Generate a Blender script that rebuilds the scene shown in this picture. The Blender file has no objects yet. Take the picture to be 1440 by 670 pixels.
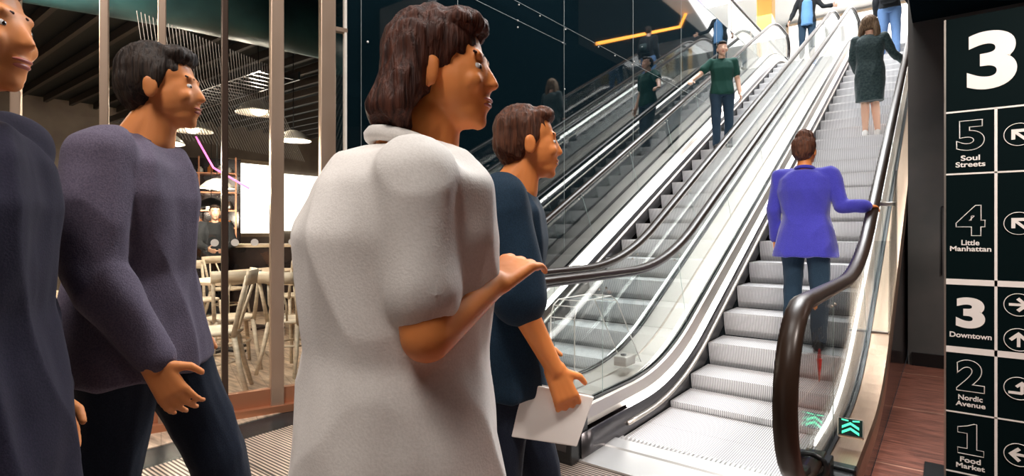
import bpy, bmesh, math, random
from mathutils import Vector, Matrix, noise
random.seed(7)
S = bpy.context.scene
COL = S.collection
PI = math.pi
R = math.radians

# ------------------------------------------------------------------ materials
def mat(name, col, rough=.5, metal=0., spec=.5, emit=None, estr=0., coat=0., ior=None, sheen=0.):
    m = bpy.data.materials.new(name); m.use_nodes = True
    b = m.node_tree.nodes['Principled BSDF']
    b.inputs['Base Color'].default_value = (*col, 1)
    b.inputs['Roughness'].default_value = rough
    b.inputs['Metallic'].default_value = metal
    b.inputs['Specular IOR Level'].default_value = spec
    b.inputs['Coat Weight'].default_value = coat
    b.inputs['Coat Roughness'].default_value = .05
    b.inputs['Sheen Weight'].default_value = sheen
    if ior: b.inputs['IOR'].default_value = ior
    if emit:
        b.inputs['Emission Color'].default_value = (*emit, 1)
        b.inputs['Emission Strength'].default_value = estr
    return m
def N(m, t, **k):
    n = m.node_tree.nodes.new(t)
    for a, v in k.items(): setattr(n, a, v)
    return n
def LK(m, a, b): m.node_tree.links.new(a, b)
def BS(m): return m.node_tree.nodes['Principled BSDF']
def noisy(m, c1, c2, scale=8, detail=4, stretch=(1,1,1), bump=0., rough=None, lo=.35, hi=.65):
    tc = N(m, 'ShaderNodeTexCoord'); mp = N(m, 'ShaderNodeMapping'); mp.inputs['Scale'].default_value = stretch
    LK(m, tc.outputs['Object'], mp.inputs['Vector'])
    nz = N(m, 'ShaderNodeTexNoise'); nz.inputs['Scale'].default_value = scale; nz.inputs['Detail'].default_value = detail
    LK(m, mp.outputs[0], nz.inputs['Vector'])
    cr = N(m, 'ShaderNodeValToRGB'); cr.color_ramp.elements[0].position = lo; cr.color_ramp.elements[1].position = hi
    cr.color_ramp.elements[0].color = (*c1, 1); cr.color_ramp.elements[1].color = (*c2, 1)
    LK(m, nz.outputs['Fac'], cr.inputs['Fac']); LK(m, cr.outputs['Color'], BS(m).inputs['Base Color'])
    if bump:
        bp = N(m, 'ShaderNodeBump'); bp.inputs['Strength'].default_value = bump; bp.inputs['Distance'].default_value = .01
        LK(m, nz.outputs['Fac'], bp.inputs['Height']); LK(m, bp.outputs['Normal'], BS(m).inputs['Normal'])
    if rough:
        mr = N(m, 'ShaderNodeMapRange'); mr.inputs['To Min'].default_value = rough[0]; mr.inputs['To Max'].default_value = rough[1]
        LK(m, nz.outputs['Fac'], mr.inputs['Value']); LK(m, mr.outputs[0], BS(m).inputs['Roughness'])
    return m
def ribbed(m, axis, pitch, c1, c2, bump=.5):
    tc = N(m, 'ShaderNodeTexCoord'); sp = N(m, 'ShaderNodeSeparateXYZ'); LK(m, tc.outputs['Object'], sp.inputs[0])
    a = N(m, 'ShaderNodeMath', operation='MULTIPLY'); a.inputs[1].default_value = 2*PI/pitch
    LK(m, sp.outputs[axis], a.inputs[0])
    s = N(m, 'ShaderNodeMath', operation='SINE'); LK(m, a.outputs[0], s.inputs[0])
    mr = N(m, 'ShaderNodeMapRange'); mr.inputs['From Min'].default_value = -.5; mr.inputs['From Max'].default_value = .5
    LK(m, s.outputs[0], mr.inputs['Value'])
    mx = N(m, 'ShaderNodeMix', data_type='RGBA'); mx.inputs[6].default_value = (*c1, 1); mx.inputs[7].default_value = (*c2, 1)
    LK(m, mr.outputs[0], mx.inputs[0]); LK(m, mx.outputs[2], BS(m).inputs['Base Color'])
    bp = N(m, 'ShaderNodeBump'); bp.inputs['Strength'].default_value = bump; bp.inputs['Distance'].default_value = .003
    LK(m, mr.outputs[0], bp.inputs['Height']); LK(m, bp.outputs['Normal'], BS(m).inputs['Normal'])
    return m
def tiles(m, c1, c2, mortar, w, h, ms=.004, rot=0, off=.5, stretch=None):
    tc = N(m, 'ShaderNodeTexCoord'); mp = N(m, 'ShaderNodeMapping'); mp.inputs['Rotation'].default_value = (0, 0, rot)
    LK(m, tc.outputs['Object'], mp.inputs['Vector'])
    br = N(m, 'ShaderNodeTexBrick'); br.inputs['Scale'].default_value = 1
    br.inputs['Brick Width'].default_value = w; br.inputs['Row Height'].default_value = h; br.inputs['Mortar Size'].default_value = ms
    br.offset = off
    br.inputs['Color1'].default_value = (*c1, 1); br.inputs['Color2'].default_value = (*c2, 1); br.inputs['Mortar'].default_value = (*mortar, 1)
    LK(m, mp.outputs[0], br.inputs['Vector'])
    nz = N(m, 'ShaderNodeTexNoise'); nz.inputs['Scale'].default_value = 5; nz.inputs['Detail'].default_value = 8
    m2 = N(m, 'ShaderNodeMapping'); m2.inputs['Scale'].default_value = stretch or (1, 8, 1)
    LK(m, tc.outputs['Object'], m2.inputs['Vector']); LK(m, m2.outputs[0], nz.inputs['Vector'])
    mr = N(m, 'ShaderNodeMapRange'); mr.inputs['From Min'].default_value = .3; mr.inputs['From Max'].default_value = .7
    mr.inputs['To Min'].default_value = .35; mr.inputs['To Max'].default_value = 1.35
    LK(m, nz.outputs['Fac'], mr.inputs['Value'])
    mx = N(m, 'ShaderNodeVectorMath', operation='SCALE'); LK(m, br.outputs['Color'], mx.inputs[0]); LK(m, mr.outputs[0], mx.inputs['Scale'])
    LK(m, mx.outputs[0], BS(m).inputs['Base Color'])
    return m
def brushed(name, col, rough=.28, metal=1.):
    m = mat(name, col, rough, metal)
    tc = N(m, 'ShaderNodeTexCoord'); mp = N(m, 'ShaderNodeMapping'); mp.inputs['Scale'].default_value = (120, 1.5, 1.5)
    LK(m, tc.outputs['Object'], mp.inputs['Vector'])
    nz = N(m, 'ShaderNodeTexNoise'); nz.inputs['Scale'].default_value = 4; LK(m, mp.outputs[0], nz.inputs['Vector'])
    mr = N(m, 'ShaderNodeMapRange'); mr.inputs['To Min'].default_value = rough-.08; mr.inputs['To Max'].default_value = rough+.14
    LK(m, nz.outputs['Fac'], mr.inputs['Value']); LK(m, mr.outputs[0], BS(m).inputs['Roughness'])
    return m
def glassmat(name, tint, ref=1.45, rough=0.02, alpha_mix=None):
    m = bpy.data.materials.new(name); m.use_nodes = True; nt = m.node_tree; nt.nodes.clear()
    o = nt.nodes.new('ShaderNodeOutputMaterial'); t = nt.nodes.new('ShaderNodeBsdfTransparent'); t.inputs[0].default_value = (*tint, 1)
    g = nt.nodes.new('ShaderNodeBsdfGlossy'); g.inputs['Roughness'].default_value = rough
    mx = nt.nodes.new('ShaderNodeMixShader'); f = nt.nodes.new('ShaderNodeLayerWeight'); f.inputs[0].default_value = .5
    pw = nt.nodes.new('ShaderNodeMath'); pw.operation = 'POWER'; pw.inputs[1].default_value = 4.; nt.links.new(f.outputs['Facing'], pw.inputs[0])
    mr = nt.nodes.new('ShaderNodeMapRange'); mr.inputs['To Min'].default_value = (ref-1)**2/(ref+1)**2; mr.inputs['To Max'].default_value = .8
    nt.links.new(pw.outputs[0], mr.inputs['Value']); nt.links.new(mr.outputs[0], mx.inputs[0]); nt.links.new(t.outputs[0], mx.inputs[1]); nt.links.new(g.outputs[0], mx.inputs[2])
    nt.links.new(mx.outputs[0], o.inputs[0])
    return m
def emis(name, col, s): return mat(name, col, .5, emit=col, estr=s)

M = {}
M['steel'] = brushed('brushed_steel', (.62, .565, .51), .38)
M['bronze'] = brushed('bronze_steel', (.46, .32, .23), .34)
M['darksteel'] = mat('dark_steel', (.10, .095, .10), .3, .9)
M['clad'] = noisy(mat('dark_cladding', (.03, .02, .02), .16, .3, .6), (.018, .014, .016), (.045, .028, .026), 4)
M['black'] = mat('black_satin', (.006, .007, .008), .3)
M['rubber'] = mat('black_rubber', (.006, .006, .008), .3, 0, .5)
M['bronzerail'] = mat('rubber_reflected_brown', (.020, .011, .007), .32, 0, .22)  # black handrail rubber, with the brown of reflected wood mixed into its colour
M['step'] = ribbed(mat('step_metal', (.5, .5, .5), .38, .35), 0, .0125, (.30, .30, .315), (.86, .86, .87), .4)
M['comb'] = mat('comb_alu', (.62, .61, .60), .35, .8)
M['grate'] = ribbed(mat('ribbed_mat', (.3, .2, .15), .35, .6), 1, .021, (.035, .022, .018), (.62, .52, .45), .6)
M['glass'] = glassmat('clear_glass', (.95, .975, .97))
M['glassedge'] = mat('glass_edge', (.62, .72, .70), .15, .2)
M['acrylic'] = glassmat('acrylic', (.86, .88, .88), 1.5, .05)
M['led'] = emis('led_strip', (1, .97, .93), 6)
M['wallblack'] = mat('polished_black_panel', (.003, .010, .014), .03, .0, .5, ior=2.5)
M['joint'] = mat('panel_joint', (.35, .38, .38), .4, .6)
M['greywall'] = noisy(mat('grey_wall', (.07, .07, .07), .55), (.055, .060, .060), (.085, .082, .080), 2)
M['soffit'] = mat('black_soffit', (.003, .007, .010), 1., 0, 0.)
M['signblack'] = mat('sign_black', (.002, .007, .008), .6, 0, .03)
M['signwhite'] = mat('sign_white', (.86, .83, .80), .5)
M['edge'] = mat('sign_edge', (.45, .42, .38), .3, .8)
M['rtile'] = tiles(mat('red_brown_tile', (.15, .07, .05), .35), (.26, .100, .070), (.20, .080, .057), (.46, .25, .18), 1.2, .6, .008, R(90))
M['white'] = mat('white_paint', (.82, .81, .79), .55)
M['hall'] = noisy(mat('hall_wall', (.8, .8, .8), .5), (.52, .54, .55), (.62, .63, .64), 1.2, 4, (1, 1, 8))
M['dceil'] = mat('dark_ceiling', (.012, .016, .018), .7)
M['wood'] = noisy(mat('pale_wood', (.5, .38, .27), .5), (.50, .36, .24), (.66, .52, .38), 5, 5, (1, 12, 12))
M['cfloor'] = tiles(mat('cafe_floor', (.5, .38, .28), .35), (.60, .46, .34), (.52, .38, .28), (.34, .24, .17), .9, .18, .003, R(20), .5, (1, 6, 1))
M['chair'] = noisy(mat('chair_wood', (.6, .5, .38), .45), (.50, .41, .31), (.68, .58, .45), 6, 4, (1, 1, 6))
M['brass'] = noisy(mat('brass_mullion', (.5, .33, .22), .35, .65), (.48, .34, .25), (.66, .50, .39), 3, 3, (1, 1, .3))
M['dmull'] = mat('bronze_mullion', (.10, .065, .05), .35, .6)
M['sill'] = mat('copper_sill', (.50, .22, .12), .35, .5)
M['teal'] = noisy(mat('teal_panel', (.02, .09, .10), .4), (.012, .05, .06), (.03, .11, .12), 3)
M['orange'] = emis('orange_neon', (1, .36, .04), 6)
M['pink'] = emis('pink_neon', (.9, .12, .45), 2.5)
M['warm'] = emis('warm_lamp', (1, .86, .66), 5)
M['cream'] = mat('cream_enamel', (.78, .74, .68), .3)
M['green'] = emis('green_arrow', (.05, .80, .42), 1.1)
M['screen'] = mat('screen_black', (.003, .02, .018), .15, 0, .7)
M['red'] = mat('red_sticker', (.75, .01, .01), .5)
M['ceilpanel'] = emis('ceiling_panel', (1, .985, .96), 4)
M['winbright'] = emis('bright_window', (1, .95, .86), 2.4)
M['shopglow'] = emis('shop_glow', (.75, .90, .92), 1.1)
M['purple'] = emis('purple_screen', (.45, .38, .85), 1.2)
M['amber'] = mat('amber_jar', (.75, .25, .06), .25, 0, .6)
M['gold'] = mat('gold_panel', (.85, .5, .12), .35, .5)

# ------------------------------------------------------------------ mesh helpers
def box(bm, c, s, rz=0, mx=None):
    g = bmesh.ops.create_cube(bm, size=1)['verts']
    m = Matrix.Translation(c) @ Matrix.Rotation(rz, 4, 'Z') @ Matrix.Diagonal((*s, 1))
    if mx is not None: m = mx @ m
    bmesh.ops.transform(bm, matrix=m, verts=g)
    return g
def cap(bm, a, ra, b, rb, seg=16):
    """tapered capsule"""
    a = Vector(a); b = Vector(b); d = b-a; L = d.length
    if L < 1e-6: return ell(bm, a, (ra,)*3)
    q = d.to_track_quat('Z', 'Y').to_matrix()
    rings = []
    for t in (-1, -.85, -.55, -.2): rings.append((t*ra, ra*math.sqrt(max(0, 1-t*t))))
    rings.append((0, ra)); rings.append((L, rb))
    for t in (.2, .55, .85, 1): rings.append((L+t*rb, rb*math.sqrt(max(0, 1-t*t))))
    vs = []
    for z, r in rings:
        if r < 1e-6: vs.append([bm.verts.new(a+q@Vector((0, 0, z)))])
        else: vs.append([bm.verts.new(a+q@Vector((r*math.cos(2*PI*i/seg), r*math.sin(2*PI*i/seg), z))) for i in range(seg)])
    for A, B in zip(vs, vs[1:]):
        for i in range(seg):
            j = (i+1) % seg
            if len(A) == 1: bm.faces.new((A[0], B[j], B[i]))
            elif len(B) == 1: bm.faces.new((A[i], A[j], B[0]))
            else: bm.faces.new((A[i], A[j], B[j], B[i]))
def ell(bm, c, r, rot=None, seg=20):
    g = bmesh.ops.create_uvsphere(bm, u_segments=seg, v_segments=seg//2+2, radius=1)['verts']
    m = Matrix.Translation(c) @ (rot.to_4x4() if rot else Matrix.Identity(4)) @ Matrix.Diagonal((*r, 1))
    bmesh.ops.transform(bm, matrix=m, verts=g)
def loft(bm, rings, seg=24, p=2.3):
    """rings: (center, rx, ry) stacked; closed ends, superellipse"""
    vs = []
    for c, rx, ry in rings:
        L = []
        for i in range(seg):
            t = 2*PI*i/seg; cx, sy = math.cos(t), math.sin(t)
            k = (abs(cx)**p+abs(sy)**p)**(-1/p)
            L.append(bm.verts.new((c[0]+rx*cx*k, c[1]+ry*sy*k, c[2])))
        vs.append(L)
    for A, B in zip(vs, vs[1:]):
        for i in range(seg):
            j = (i+1) % seg; bm.faces.new((A[i], A[j], B[j], B[i]))
    bm.faces.new(vs[0][::-1]); bm.faces.new(vs[-1])
def tube(bm, pts, r, seg=8, closed=False):
    pts = [Vector(p) for p in pts]; n = len(pts); vs = []; up = Vector((0, 0, 1)); prev = None
    for i, p in enumerate(pts):
        a = pts[(i-1) % n] if (closed or i) else p; b = pts[(i+1) % n] if (closed or i < n-1) else p
        t = (b-a).normalized()
        if prev is None: s = t.cross(up if abs(t.z) < .9 else Vector((1, 0, 0))).normalized()
        else: s = (prev-t*prev.dot(t)).normalized()
        prev = s; u = t.cross(s)
        rr = r[i] if isinstance(r, (list, tuple)) else r
        vs.append([bm.verts.new(p+s*rr*math.cos(2*PI*k/seg)+u*rr*math.sin(2*PI*k/seg)) for k in range(seg)])
    for i in range(n if closed else n-1):
        A = vs[i]; B = vs[(i+1) % n]
        for k in range(seg):
            j = (k+1) % seg; bm.faces.new((A[k], A[j], B[j], B[k]))
    if not closed: bm.faces.new(vs[0][::-1]); bm.faces.new(vs[-1])
def prismX(bm, poly, x0, x1):
    """poly in YZ extruded along X"""
    A = [bm.verts.new((x0, y, z)) for y, z in poly]; B = [bm.verts.new((x1, y, z)) for y, z in poly]
    n = len(poly)
    bm.faces.new(A); bm.faces.new(B[::-1])
    for i in range(n):
        j = (i+1) % n; bm.faces.new((A[j], A[i], B[i], B[j]))
def prismY(bm, poly, y0, y1):
    A = [bm.verts.new((x, y0, z)) for x, z in poly]; B = [bm.verts.new((x, y1, z)) for x, z in poly]
    n = len(poly)
    bm.faces.new(A); bm.faces.new(B[::-1])
    for i in range(n):
        j = (i+1) % n; bm.faces.new((A[j], A[i], B[i], B[j]))
def lathe(bm, prof, c=(0, 0, 0), seg=28):
    vs = []
    for r, z in prof:
        if r < 1e-6: vs.append([bm.verts.new((c[0], c[1], c[2]+z))])
        else: vs.append([bm.verts.new((c[0]+r*math.cos(2*PI*i/seg), c[1]+r*math.sin(2*PI*i/seg), c[2]+z)) for i in range(seg)])
    for A, B in zip(vs, vs[1:]):
        for i in range(seg):
            j = (i+1) % seg
            if len(A) == 1 and len(B) == 1: continue
            if len(A) == 1: bm.faces.new((A[0], B[j], B[i]))
            elif len(B) == 1: bm.faces.new((A[i], A[j], B[0]))
            else: bm.faces.new((A[i], A[j], B[j], B[i]))
def obj(name, bm, m, parent=None, smooth=False, bevel=0, label=None):
    bmesh.ops.recalc_face_normals(bm, faces=bm.faces)
    me = bpy.data.meshes.new(name); bm.to_mesh(me); bm.free()
    me.materials.append(M[m] if isinstance(m, str) else m)
    o = bpy.data.objects.new(name, me); COL.objects.link(o)
    if smooth:
        for p in me.polygons: p.use_smooth = True
    if bevel:
        b = o.modifiers.new('b', 'BEVEL'); b.width = bevel; b.segments = 2; b.limit_method = 'ANGLE'
    if parent: o.parent = parent
    if label: o['label'] = label
    return o
def tag(o, label, cat, group=None):
    o['label'] = label; o['category'] = cat
    if group: o['group'] = group
    return o
def thing(name, label, cat, loc=(0, 0, 0), rz=0, group=None):
    o = bpy.data.objects.new(name, None); COL.objects.link(o); o.location = loc; o.rotation_euler = (0, 0, rz)
    o.empty_display_size = .1
    return tag(o, label, cat, group)
def struct(name, bm, m, bevel=0, parent=None):
    o = obj(name, bm, m, parent, bevel=bevel)
    if not parent: o['kind'] = 'structure'
    return o
def B(*boxes):
    bm = bmesh.new()
    for b in boxes: box(bm, *b)
    return bm
def copytree(o, parent=None):
    c = o.copy(); COL.objects.link(c); c.parent = parent
    for ch in list(o.children): copytree(ch, c)
    return c
def P(x, y, X=None, Y=None, d=None, z=None): ...

# ------------------------------------------------------------------ room
k = .507; YB = 4.02; YT = 14.57; W = .6; TOP = 5.35
def base(Y):
    if Y <= YB-W: return 0.
    if Y < YB+W: return k*(Y-YB+W)**2/(4*W)
    if Y <= YT-W: return k*(Y-YB)
    if Y < YT+W: return TOP-k*(YT+W-Y)**2/(4*W)
    return TOP
def slope(Y): return (base(Y+.01)-base(Y-.01))/.02

struct('floor', B(((1.4, 3.2, -.05), (3.4, 14, .1))), 'rtile')                       # X -.3..3.1
struct('floor', B(((-1.81, -.5, -.05), (3.02, 6.98, .1))), 'grate')                  # ribbed entrance mat
struct('floor', B(((-4.3, -1.0, -.052), (1.96, 8, .1))), mat('dark_threshold_stone', (.012, .02, .024), .25))
struct('floor', B(((-7.8, 3.0, -.045), (8.4, 12, .1))), 'cfloor')
bm = bmesh.new()
for x in (-2.6, -1.81, -1.0): box(bm, (x, -.5, .0005), (.006, 6.9, .003))
for y in (.4, 1.5, 2.2): box(bm, (-1.81, y, .0005), (3.0, .006, .003))
struct('trim_1', bm, 'black')
# angled storefront geometry
E0 = Vector((-3.5, 2.51, 0)); SD = Vector((-.332, -.943, 0)).normalized(); SN = Vector((.943, -.332, 0)).normalized()
SA = math.atan2(SD.y, SD.x)
def sf(s, z=0, off=0): return tuple(E0+SD*s+SN*off+Vector((0, 0, z)))
def sfbox(bm, s0, s1, z0, z1, t=.06, off=0):
    box(bm, sf((s0+s1)/2, (z0+z1)/2, off), (abs(s1-s0), t, z1-z0), SA)

# polished black wall along the escalators
bm = bmesh.new(); box(bm, (-3.60, 9.25, 2.68), (.2, 13.5, 5.38)); struct('wall_left', bm, 'wallblack')
bm = bmesh.new()
for y in (2.64, 3.70, 5.49, 7.30, 9.12, 10.95, 12.75): box(bm, (-3.4995, y, 2.69), (.004, .004, 5.36))
box(bm, (-3.4995, 4.1, 3.43), (.004, 2.85, .005)); box(bm, (-3.4995, 7.6, 3.625), (.004, 6.2, .005))
box(bm, (-3.4995, 9.2, 5.375), (.006, 13.3, .012))
struct('trim_2', bm, 'joint')
bm = bmesh.new()
for y, z in ((5.46, 3.43), (5.52, 3.60), (4.6, 3.43), (4.62, 3.6), (7.27, 3.6), (7.33, 3.66), (6.3, 3.6), (5.0, 3.6), (4.6, 3.36), (5.5, 2.9), (3.73, 2.8), (2.7, 2.7), (6.75, 3.6)):
    ell(bm, (-3.497, y, z), (.006, .009, .009), seg=10)
struct('trim_3', bm, 'signwhite')
# end frame of storefront at wall edge
# right side: recessed dark wall, soffit
struct('wall_right', B(((1.45, 6.50, 2.6), (3.46, .2, 5.2))), 'greywall')
struct('wall_right', B(((-.20, 11.5, 2.8), (.1, 9.9, 5.6))), 'soffit')
struct('wall_right', B(((3.15, 1.0, 2.6), (.1, 10.9, 5.2))), 'greywall')
struct('ceiling', B(((1.45, 2.1, 3.30), (3.39, 8.6, .22))), 'soffit')
struct('trim_4', B(((.145, 6.395, 1.16), (.012, .012, .62)), ((.06, 6.395, 1.47), (.18, .012, .012)), ((-.03, 6.395, 1.16), (.012, .012, .62))), 'black')
struct('baseboard_right', B(((1.45, 6.39, .06), (3.4, .02, .12))), 'black')
# upper hall
struct('floor', B(((-2.0, 20.0, 5.22), (3.5, 9.6, .25)), ((-6.4, 15.0, 5.22), (5.4, 20, .28))), 'white')
struct('wall_back', B(((-4, 24.6, 7.4), (16, .2, 5))), 'hall')
struct('wall_back', B(((-9.1, 15, 7.4), (.2, 20, 5))), mat('gallery_wall', (.16, .24, .26), .6))
struct('ceiling', B(((-4.2, 18.0, 9.7), (10.6, 14, .2))), 'white')
struct('ceiling', B(((-4.2, 3.0, 9.7), (10.6, 16, .2))), 'soffit')
struct('wall_front', B(((-1.5, -4.6, 4.8), (16, .2, 9.8))), 'soffit')
struct('wall_right', B(((1.05, 4.2, 6.6), (.2, 18, 6.2))), 'soffit')
struct('wall_left', B(((-9.1, 0, 7.4), (.2, 10, 5))), 'greywall')

# ------------------------------------------------------------------ escalators
def sweep(bm, pts, prof, close_ends=True):
    """pts list of (Y,Z,ny,nz) ; prof list of (x,n)"""
    rows = []
    for (Y, Z, ny, nz) in pts: rows.append([bm.verts.new((x, Y+ny*n, Z+nz*n)) for x, n in prof])
    m = len(prof)
    for A, C in zip(rows, rows[1:]):
        for i in range(m):
            j = (i+1) % m; bm.faces.new((A[i], A[j], C[j], C[i]))
    if close_ends: bm.faces.new(rows[0][::-1]); bm.faces.new(rows[-1])
def ys(a, b, st=.12):
    n = max(2, int((b-a)/st)); return [a+(b-a)*i/n for i in range(n+1)]
def pathpts(a, b, off, st=.12):
    out = []
    for Y in ys(a, b, st):
        s = slope(Y); L = math.hypot(1, s); out.append((Y, base(Y)+off, -s/L, 1/L))
    return out
RH = .985   # handrail height
NR = .33    # newel radius
YN0 = 2.36; YN1 = 15.75
def railpath():
    pts = []
    c = (YN0, RH-NR)
    pts.append((YN0+.25, RH-2*NR+.0, 0, -1))
    for i in range(15):
        a = -PI/2 - PI*i/14      # from bottom round the front to top
        pts.append((c[0]+NR*math.cos(a), c[1]+NR*math.sin(a), math.cos(a), math.sin(a)))
    for q in pathpts(YN0+.1, YN1-.05, RH, .1): pts.append(q)
    c = (YN1, TOP+RH-NR)
    for i in range(15):
        a = PI/2 - PI*i/14
        pts.append((c[0]+NR*math.cos(a), c[1]+NR*math.sin(a), math.cos(a), math.sin(a)))
    pts.append((YN1-.25, TOP+RH-2*NR, 0, -1))
    return pts
RP = railpath()
D0 = .27
def stepz(Y):
    n = 3.03+.4*math.floor((Y-3.03)/.4); return base(n+.05)-.004
def deck(Y): return base(Y)+D0
def escalator(cx, label, wl, wr, railmat, ledL=True, ledR=True):
    t = thing('escalator', label, 'escalator', (cx, 2.55, 0), 0)
    def add(name, bm, m, smooth=False, bevel=0, lab=None, par=None):
        bmesh.ops.translate(bm, verts=bm.verts, vec=(0, -2.55, 0))
        o = obj(name, bm, m, par or t, smooth, bevel, lab)
        return o
    # comb plates
    bm = bmesh.new(); prismX(bm, [(2.86, 0), (2.88, .018), (3.0, .022), (3.03, .008), (3.03, 0)], -.51, .51)
    prismX(bm, [(2.60, -.002), (2.60, .012), (2.86, .014), (2.86, -.002)], -.64, .64)
    for i in range(40): box(bm, (-.49+i*.0251, 3.045, .009), (.010, .05, .012))
    add('comb_plate', bm, 'comb')
    bm = bmesh.new(); prismX(bm, [(15.5, TOP), (15.5, TOP+.012), (16.3, TOP+.012), (16.3, TOP)], -.51, .51); add('comb_plate', bm, 'comb')
    # steps
    Y = 3.03; first = None; n = 0
    me = None
    while Y < 15.3:
        bm = bmesh.new()
        prof = [(0, 0), (.398, 0), (.398, -.025), (.03, -.025), (.045, -.08), (.065, -.15), (.085, -.205), (.06, -.205), (.035, -.15), (.012, -.07), (0, -.02)]
        if me is None:
            prismX(bm, prof, -.503, .503)
            bmesh.ops.recalc_face_normals(bm, faces=bm.faces)
            me = bpy.data.meshes.new('step'); bm.to_mesh(me); me.materials.append(M['step'])
        bm.free()
        o = bpy.data.objects.new('step', me); COL.objects.link(o); o.parent = t; o.location = (0, Y-2.55, base(Y+.05)-.004)
        Y += .4; n += 1
    for sd in (-1, 1):
        wo = wl if sd < 0 else wr
        f = lambda pr: [(sd*a, b) for a, b in pr]
        # skirt
        bm = bmesh.new(); sweep(bm, pathpts(2.62, 15.9, 0), f([(.508, -.10), (.508, .15), (.520, .15), (.520, -.10)])); add('skirt_panel', bm, 'darksteel', True)
        # led strip
        bm = bmesh.new(); sweep(bm, pathpts(3.2, 15.6, 0), f([(.511, .150), (.517, .190), (.541, .190), (.535, .150)])); add('light_strip', bm, 'led', lab='glowing white light strip')
        bm = bmesh.new(); sweep(bm, pathpts(3.15, 15.4, 0), f([(.508, .050), (.486, .056), (.480, .066), (.486, .076), (.508, .080)])); add('skirt_deflector', bm, 'steel', True)
        # inner deck
        bm = bmesh.new(); sweep(bm, pathpts(2.60, 15.9, 0), f([(.541, .16), (.541, .192), (.585, .238), (.603, .245), (.603, .16)])); add('inner_deck', bm, 'steel')
        # clamp
        bm = bmesh.new(); sweep(bm, pathpts(2.56, 15.9, 0), f([(.603, .20), (.603, .262), (.614, .262), (.614, .245), (.626, .245), (.626, .262), (.640, .262), (.640, .20)])); add('glass_clamp', bm, 'black')
        # outer deck
        bm = bmesh.new(); sweep(bm, pathpts(2.60, 15.9, 0), f([(.640, .15), (.640, .252), (.640+wo-.01, .252), (.640+wo, .235), (.640+wo, .15)])); add('outer_deck', bm, 'bronze' if (sd > 0 and cx > -2) else 'steel')
        # cladding
        bm = bmesh.new()
        yy = ys(2.58, 15.9, .2); top = [(Y, base(Y)+.2) for Y in yy]
        poly = top+[(15.9, 0)]+[(2.58, 0)]
        A = [bm.verts.new((sd*(.64+wo-.012), y, z)) for y, z in top]; Bq = [bm.verts.new((sd*(.64+wo-.012), y, max(0, z-1.6) if y > 7 else 0)) for y, z in top]
        A2 = [bm.verts.new((sd*(.62), y, z)) for y, z in top]; B2 = [bm.verts.new((sd*(.62), y, max(0, z-1.6) if y > 7 else 0)) for y, z in top]
        for i in range(len(top)-1):
            bm.faces.new((A[i], A[i+1], Bq[i+1], Bq[i])); bm.faces.new((A2[i], A2[i+1], B2[i+1], B2[i])); bm.faces.new((Bq[i], Bq[i+1], B2[i+1], B2[i])); bm.faces.new((A[i], A[i+1], A2[i+1], A2[i]))
        bm.faces.new((A[0], Bq[0], B2[0], A2[0])); bm.faces.new((A[-1], Bq[-1], B2[-1], A2[-1]))
        add('side_cladding', bm, 'clad')
        # seams strips on cladding
        # newel base front
        x0, x1 = sorted((sd*.52, sd*(.64+wo)))
        bm = bmesh.new()
        prof = [(2.70, 0), (2.70, .268), (2.60, .268), (2.555, .25), (2.535, .21), (2.52, .06), (2.53, 0)]
        prismX(bm, prof, x0, x1); add('newel_base', bm, 'black', False, .006)
        bm = bmesh.new(); prismX(bm, [(2.525, .07), (2.538, .19), (2.532, .192), (2.517, .07)], x0+.03, x1-.03); add('front_plate', bm, 'darksteel', bevel=.004)
        bm = bmesh.new()
        tube(bm, [(sd*.62+.055*math.cos(a), 2.50+.0, .31+.045*math.sin(a)) for a in [2*PI*i/20 for i in range(20)]], .012, 8, True)
        box(bm, (sd*.62, 2.55, .29), (.13, .10, .09)); add('handrail_inlet', bm, 'black', bevel=.01)
        # handrail: body + metal lip under it
        x = sd*.62
        prof = [(x-.040, -.006), (x-.036, .012), (x-.018, .022), (x, .024), (x+.018, .022), (x+.036, .012), (x+.040, -.006), (x+.034, -.016), (x+.024, -.014), (x-.024, -.014), (x-.034, -.016)]
        bm = bmesh.new(); sweep(bm, RP, prof); add('handrail', bm, railmat, True)
        bm = bmesh.new(); sweep(bm, RP[1:-1], [(x-.022, -.014), (x+.022, -.014), (x+.020, -.034), (x-.020, -.034)]); add('handrail_guide', bm, 'darksteel', True)
        # glass panels
        seams = [3.05, 4.25]+[4.25+1.22*i for i in range(1, 9)]+[15.45]
        # bottom newel panel
        arc = [(YN0+(NR-.03)*math.cos(-PI/2-PI*i/14), RH-NR+(NR-.03)*math.sin(-PI/2-PI*i/14)) for i in range(15)]
        bm = bmesh.new(); prismX(bm, [(seams[0]-.004, .25), (2.60, .25), (2.60, RH-2*NR+.03)]+arc+[(seams[0]-.004, RH-.03)], x-.005, x+.005); add('glass_panel', bm, 'glass')
        for a, b in zip(seams, seams[1:]):
            bm = bmesh.new(); T = []; Bo = []
            for Y in ys(a+.004, b-.004, .1):
                s = slope(Y); T.append((Y, base(Y)+RH-.03)); yb = Y+.62*s; Bo.append((yb, base(yb)+.25))
            prismX(bm, T+Bo[::-1], x-.005, x+.005); add('glass_panel', bm, 'glass')
        arc = [(YN1+(NR-.03)*math.cos(PI/2-PI*i/14), TOP+RH-NR+(NR-.03)*math.sin(PI/2-PI*i/14)) for i in range(15)]
        bm = bmesh.new(); prismX(bm, [(15.46, TOP+.25), (15.46, TOP+RH-.03)]+arc+[(15.9, TOP+.25)], x-.005, x+.005); add('glass_panel', bm, 'glass')
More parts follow.
